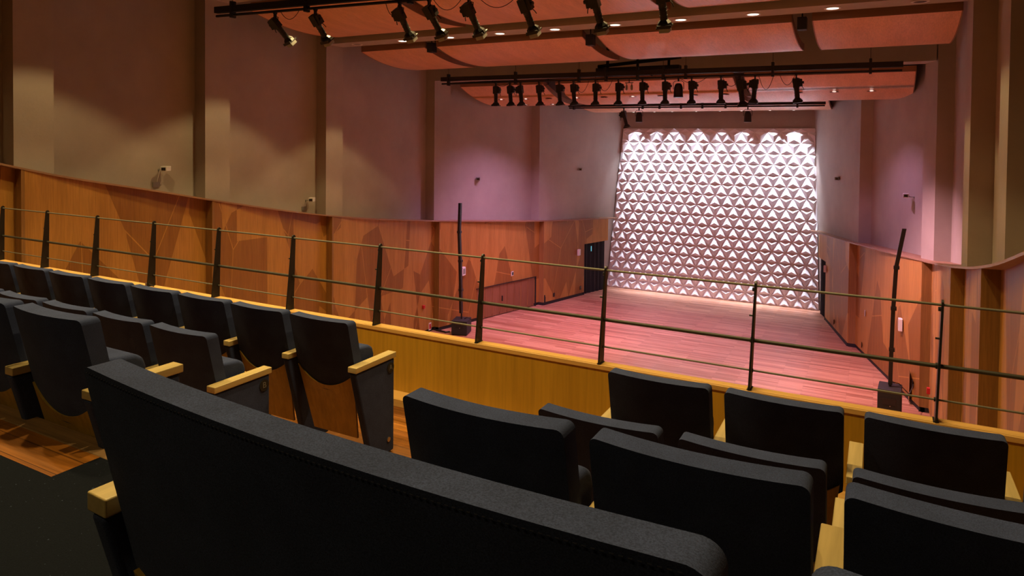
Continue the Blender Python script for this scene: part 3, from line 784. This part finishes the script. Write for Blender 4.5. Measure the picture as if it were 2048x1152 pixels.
# dark hoist frame above the stage bar
hf = thing('hoist_frame', 'dark box frame with a slanted tube hanging above the middle of the stage lighting bar', 'hoist', (-6.1, 18.9, 2.15))
MB().box((-1.22, -.15, -.10), (1.22, .15, .02)).build('box_beam', M['blackmatt'], hf, bevel=.01)
MB().tube([(-1.2, 0, .08), (1.24, 0, .24)], .05, 10).build('slanted_tube', M['blackmatt'], hf, smooth=True)
for x in (-.9, 0, .9): MB().box((x-.03, -.03, .0), (x+.03, .03, 2.44)).build('hanger', M['blackmatt'], hf)
MB().tube([(.1, 0, -.08), (.45, 0, -.24)], .03, 8).build('brace', M['blackmatt'], hf)
# black speaker boxes in the gap between reflectors
for (x, y, z, lab) in ((-6.13, 15.35, 2.42, 'black box in the gap between the second and third reflectors'), (-1.44, 15.35, 2.47, 'black box in the gap before the rightmost reflector'), (-10.74, 15.35, 2.5, 'small black box in the gap beside the leftmost short reflector')):
    bs = thing('ceiling_speaker', lab, 'speaker', (x, y, z), 'black boxes between reflectors')
    MB().box((-.09, -.11, -.10), (.09, .11, .16)).build('cabinet', M['blackmatt'], bs, bevel=.01)
    MB().cyl((0, 0, .16), .015, 1.9, 8).build('stem', M['black'], bs)

# ================================================================== STAGE EQUIPMENT
def sub_and_column(x, y, rz, pole, lab, w_=.55, d_=.62, h_=.58):
    s_ = thing('subwoofer', 'black subwoofer box on the floor by the %s wall' % lab, 'speaker', (x, y, FZ), 'subwoofers', rz)
    MB().box((-w_/2, -d_/2, .02), (w_/2, d_/2, h_)).build('cabinet', M['blackmatt'], s_, bevel=.02)
    MB().box((-w_/2+.04, d_/2, .06), (w_/2-.04, d_/2+.012, h_-.04)).build('grille', M['black'], s_)
    MB().box((-.14, -d_/2-.008, h_*.55), (.14, -d_/2, h_*.75)).build('rear_plate', M['black'], s_)
    MB().cyl((0.02, -d_/2-.014, h_*.52), .012, .008, 10, 'y').build('connector', M['chrome'], s_)
    for a in (-1, 1):
        for b_ in (-1, 1): MB().cyl((a*(w_/2-.06), b_*(d_/2-.06), 0), .025, .02, 10).build('rubber_foot', M['black'], s_)
    c_ = thing('column_speaker', 'tall slim black column speaker standing on the %s subwoofer' % lab, 'speaker', (x, y, FZ+h_), 'column speakers')
    MB().cyl((0, 0, 0), .03, .25, 12).build('stand_pole', M['black'], c_)
    pts = [Vector(p) for p in pole]
    g = MB()
    for p, q_ in zip(pts, pts[1:]):
        e_ = .045
        g.hexa([(p.x-e_, p.y-.05, p.z), (p.x+e_, p.y-.05, p.z), (p.x+e_, p.y+.05, p.z), (p.x-e_, p.y+.05, p.z), (q_.x-e_, q_.y-.05, q_.z), (q_.x+e_, q_.y-.05, q_.z), (q_.x+e_, q_.y+.05, q_.z), (q_.x-e_, q_.y+.05, q_.z)])
    g.build('column', M['black'], c_)
    for p in pts[1:-1]: MB().box((p.x-.055, p.y-.06, p.z-.04), (p.x+.07, p.y+.06, p.z+.04)).build('joint_clamp', M['black'], c_)
    return s_
sub_and_column(-12.57, 19.85, .3, [(-.02, 0, .2), (-.04, 0, 1.0), (-.07, 0, 2.0), (-.12, 0, 3.0), (-.09, 0, 4.0)], 'left', h_=.5)
sub_and_column(.36, 18.8, -.06, [(0, 0, .05), (.01, 0, .9), (.03, -.0, 1.9), (.07, -.03, 2.9), (.22, -.1, 3.85)], 'right', w_=.5, h_=.8)
# cables beside subs
wire('power_cable', [(.42, 18.85, FZ+.9), (.55, 18.95, FZ+.85), (.78, 19.3, FZ+.52), (.86, 19.7, FZ+.55), (.9, 20.0, FZ+.57)], .012, 'black cable running from the right column speaker to the wall socket')
wire('power_cable', [(-12.95, 19.7, FZ+.04), (-13.05, 19.6, FZ+.03), (-13.25, 19.62, FZ+.04), (-13.5, 19.66, FZ+.03)], .03, 'black cable along the floor left of the left subwoofer')
wire('power_cable', [(-12.45, 19.85, FZ+.52), (-12.3, 19.8, FZ+.6), (-12.2, 19.8, FZ+.57), (-12.15, 19.85, FZ+.5)], .015, 'short black cable curl on top of the left subwoofer')

# wall fittings
def lwx(y):   # surface x of left wood
    for a, c_ in zip(bays, bays[1:]):
        if a+.02 <= y <= c_: return lerp(interp(XL, a)+ST, interp(XL, c_)+.03, (y-a-.02)/(c_-a-.02))
    return lerp(-11.86, -11.17, (y-24.92)/(27.55-24.92))
def rwx(y):
    for a, c_ in zip(bays, bays[1:]):
        if a+.02 <= y <= c_: return lerp(interp(XR, a)-ST, interp(XR, c_)-.03, (y-a-.02)/(c_-a-.02))
    return lerp(-.78, -1.68, (y-24.92)/(28.3-24.92))
def fitting(name, s_, y, z, wy, wz_, d, m1, label, cat, inner=None, group=None):
    x = lwx(y) if s_ < 0 else rwx(y)
    t = thing(name, label, cat, (x, y, z), group)
    g = MB().box((0 if s_ < 0 else -d, -wy/2, -wz_/2), (d if s_ < 0 else 0, wy/2, wz_/2)).build('housing', m1, t, bevel=.008)
    if inner:
        xx = d if s_ < 0 else -d-.006
        MB().box((xx, -wy*.3, -wz_*.32), (xx+.006, wy*.3, wz_*.32)).build('face', inner, t)
    return t
fitting('emergency_light', -1, 20.75, -4.68, .22, .30, .10, M['white'], 'white emergency light box on the left wood wall beside the column speaker', 'emergency light', M['gel'])
fitting('emergency_light', 1, 20.9, -4.78, .22, .32, .10, M['white'], 'white emergency light box on the right wood wall beside the column speaker', 'emergency light', M['gel'])
fitting('emergency_light', -1, 27.1, -4.72, .18, .26, .10, M['white'], 'white emergency light box beside the left stage door', 'emergency light')
fitting('emergency_light', 1, 28.1, -4.66, .16, .24, .10, M['white'], 'white emergency light box at the right stage door', 'emergency light')
fitting('socket_plate', -1, 23.35, -5.13, .20, .18, .02, M['white'], 'switch plate above the low folding doors on the left wall', 'socket', M['glass'])
fitting('socket_plate', -1, 25.55, -6.3, .16, .16, .02, M['glass'], 'dark socket low on the left wall, nearer the low folding doors', 'socket')
fitting('socket_plate', -1, 27.3, -6.28, .16, .16, .02, M['glass'], 'dark socket low on the left wall, nearer the stage door', 'socket')
fitting('socket_plate', 1, 23.95, -5.25, .20, .18, .02, M['white'], 'switch plate at mid height on the right wood wall', 'socket', M['glass'])
fitting('socket_plate', 1, 26.75, -6.3, .16, .16, .02, M['glass'], 'dark socket low on the right wall, nearer the stage door', 'socket')
fitting('socket_plate', 1, 24.2, -6.32, .16, .16, .02, M['glass'], 'dark socket low on the right wall, nearer the column speaker', 'socket')
fitting('socket_plate', 1, 20.1, -6.06, .16, .16, .03, M['glass'], 'dark socket behind the right subwoofer with a cable plugged in', 'socket')
fitting('fire_alarm', -1, 19.0, -5.66, .10, .11, .07, M['red'], 'small red fire alarm call point on the left wood wall', 'fire alarm')
fitting('fire_alarm', 1, 19.3, -5.95, .10, .15, .07, M['red'], 'small red fire alarm call point on the right wood wall', 'fire alarm')
fitting('wall_notice', -1, 19.45, -6.44, .15, .26, .006, M['white'], 'small white notice low on the left wood wall near the subwoofer', 'notice', M['red'])
# recessed dark access opening by the right subwoofer
ao = fitting('access_hatch', 1, 20.35, -6.2, .5, .75, .012, M['walldark'], 'darker hatch low on the right wood wall behind the subwoofer', 'hatch')
bg = thing('floor_bag', 'small dark upright case on the floor by the left wall near the folding doors', 'case', (-11.95, 25.15, FZ))
MB().box((-.06, -.2, 0), (.12, .2, .42)).build('body', M['blackmatt'], bg, bevel=.03); MB().tube([(.03, -.08, .41), (.03, -.06, .48), (.03, .06, .48), (.03, .08, .41)], .01, 6).build('handle', M['black'], bg)
MB().box((.12, -.12, .1), (.125, .12, .32)).build('pocket', M['glass'], bg)
for (x, y, z, lab) in ((-10.98, 29.72, -5.78, 'left'), ):
    t = thing('wall_socket', 'small dark box on the back wall corner left of the faceted panel', 'socket', (-11.0, 29.8, -5.75))
    MB().box((-.07, -.04, -.06), (.07, 0, .06)).build('housing', M['glass'], t)
ex = thing('exit_sign', 'small glowing cyan strip inside the dark left stage doorway', 'sign', (-11.03, 27.95, -4.55))
MB().box((0, 0, -.22), (.01, .07, .0)).build('strip', M['exit'], ex)

# cameras on the upper walls
def wall_cam(s_, x, y, z, cables, label, dark=False, yaw=0):
    t = thing('wall_camera', label, 'camera', (x, y, z), 'small cameras on the upper walls'); d = -s_
    MB().cyl((0, 0, 0), .03, .012*d, 12, 'x').tube([(0, 0, 0), (.10*d, 0, .0), (.14*d, 0, .03)], .012, 8).build('bracket', M['gel'], t)
    mt = Matrix.Translation((.20*d, .02, .03)) @ Matrix.Rotation(yaw, 4, 'Z')
    MB().box((-.07, -.09, -.05), (.07, .11, .06), mt).build('body', M['gel'] if dark else M['white'], t, bevel=.008)
    MB().box((-.045, -.100, -.03), (.045, -.090, .03), mt).build('lens', M['glass'], t)
    if cables:
        for dy in (-.03, .03):
            MB().tube([(.05*d, dy*.3, 0), (.03*d, dy, -.12), (.012*d, dy*1.6, -.25), (.012*d, dy, -cables)], .006, 6).build('cable', M['white'], t)
        MB().box((min(.0, .03*d), -.16, -cables-.05), (max(0, .03*d), .0, -cables+.06)).build('junction_box', M['gel'], t)
    return t
xw = -13.65-.36
wall_cam(-1, xw, 9.6, -.70, .32, 'white camera with dangling cables on the left wall, the nearest one', yaw=.5)
wall_cam(-1, xw, 14.0, -1.69, .22, 'white camera with dangling cables on the left wall above the third wood bay', yaw=.5)
wall_cam(-1, interp(XL, 21.6)-.36+.0, 22.0, -1.44, 0, 'small camera on the pink lit left wall, nearer the dark column', dark=True, yaw=.5)
wall_cam(-1, interp([(24.9, -12.22), (29.8, -10.5)], 27.1)+.01, 27.1, -1.19, 0, 'small camera on the left wall nearest the stage', dark=True, yaw=.5)
wall_cam(1, interp([(24.9, -.4), (29.8, -2.05)], 26.9)-.01, 26.9, -1.24, 0, 'small camera on the right wall nearest the stage', dark=True)
wall_cam(1, interp(XR, 21.8)+.36, 21.8, -1.42, 0, 'white camera on the pink lit right wall above the column speaker')
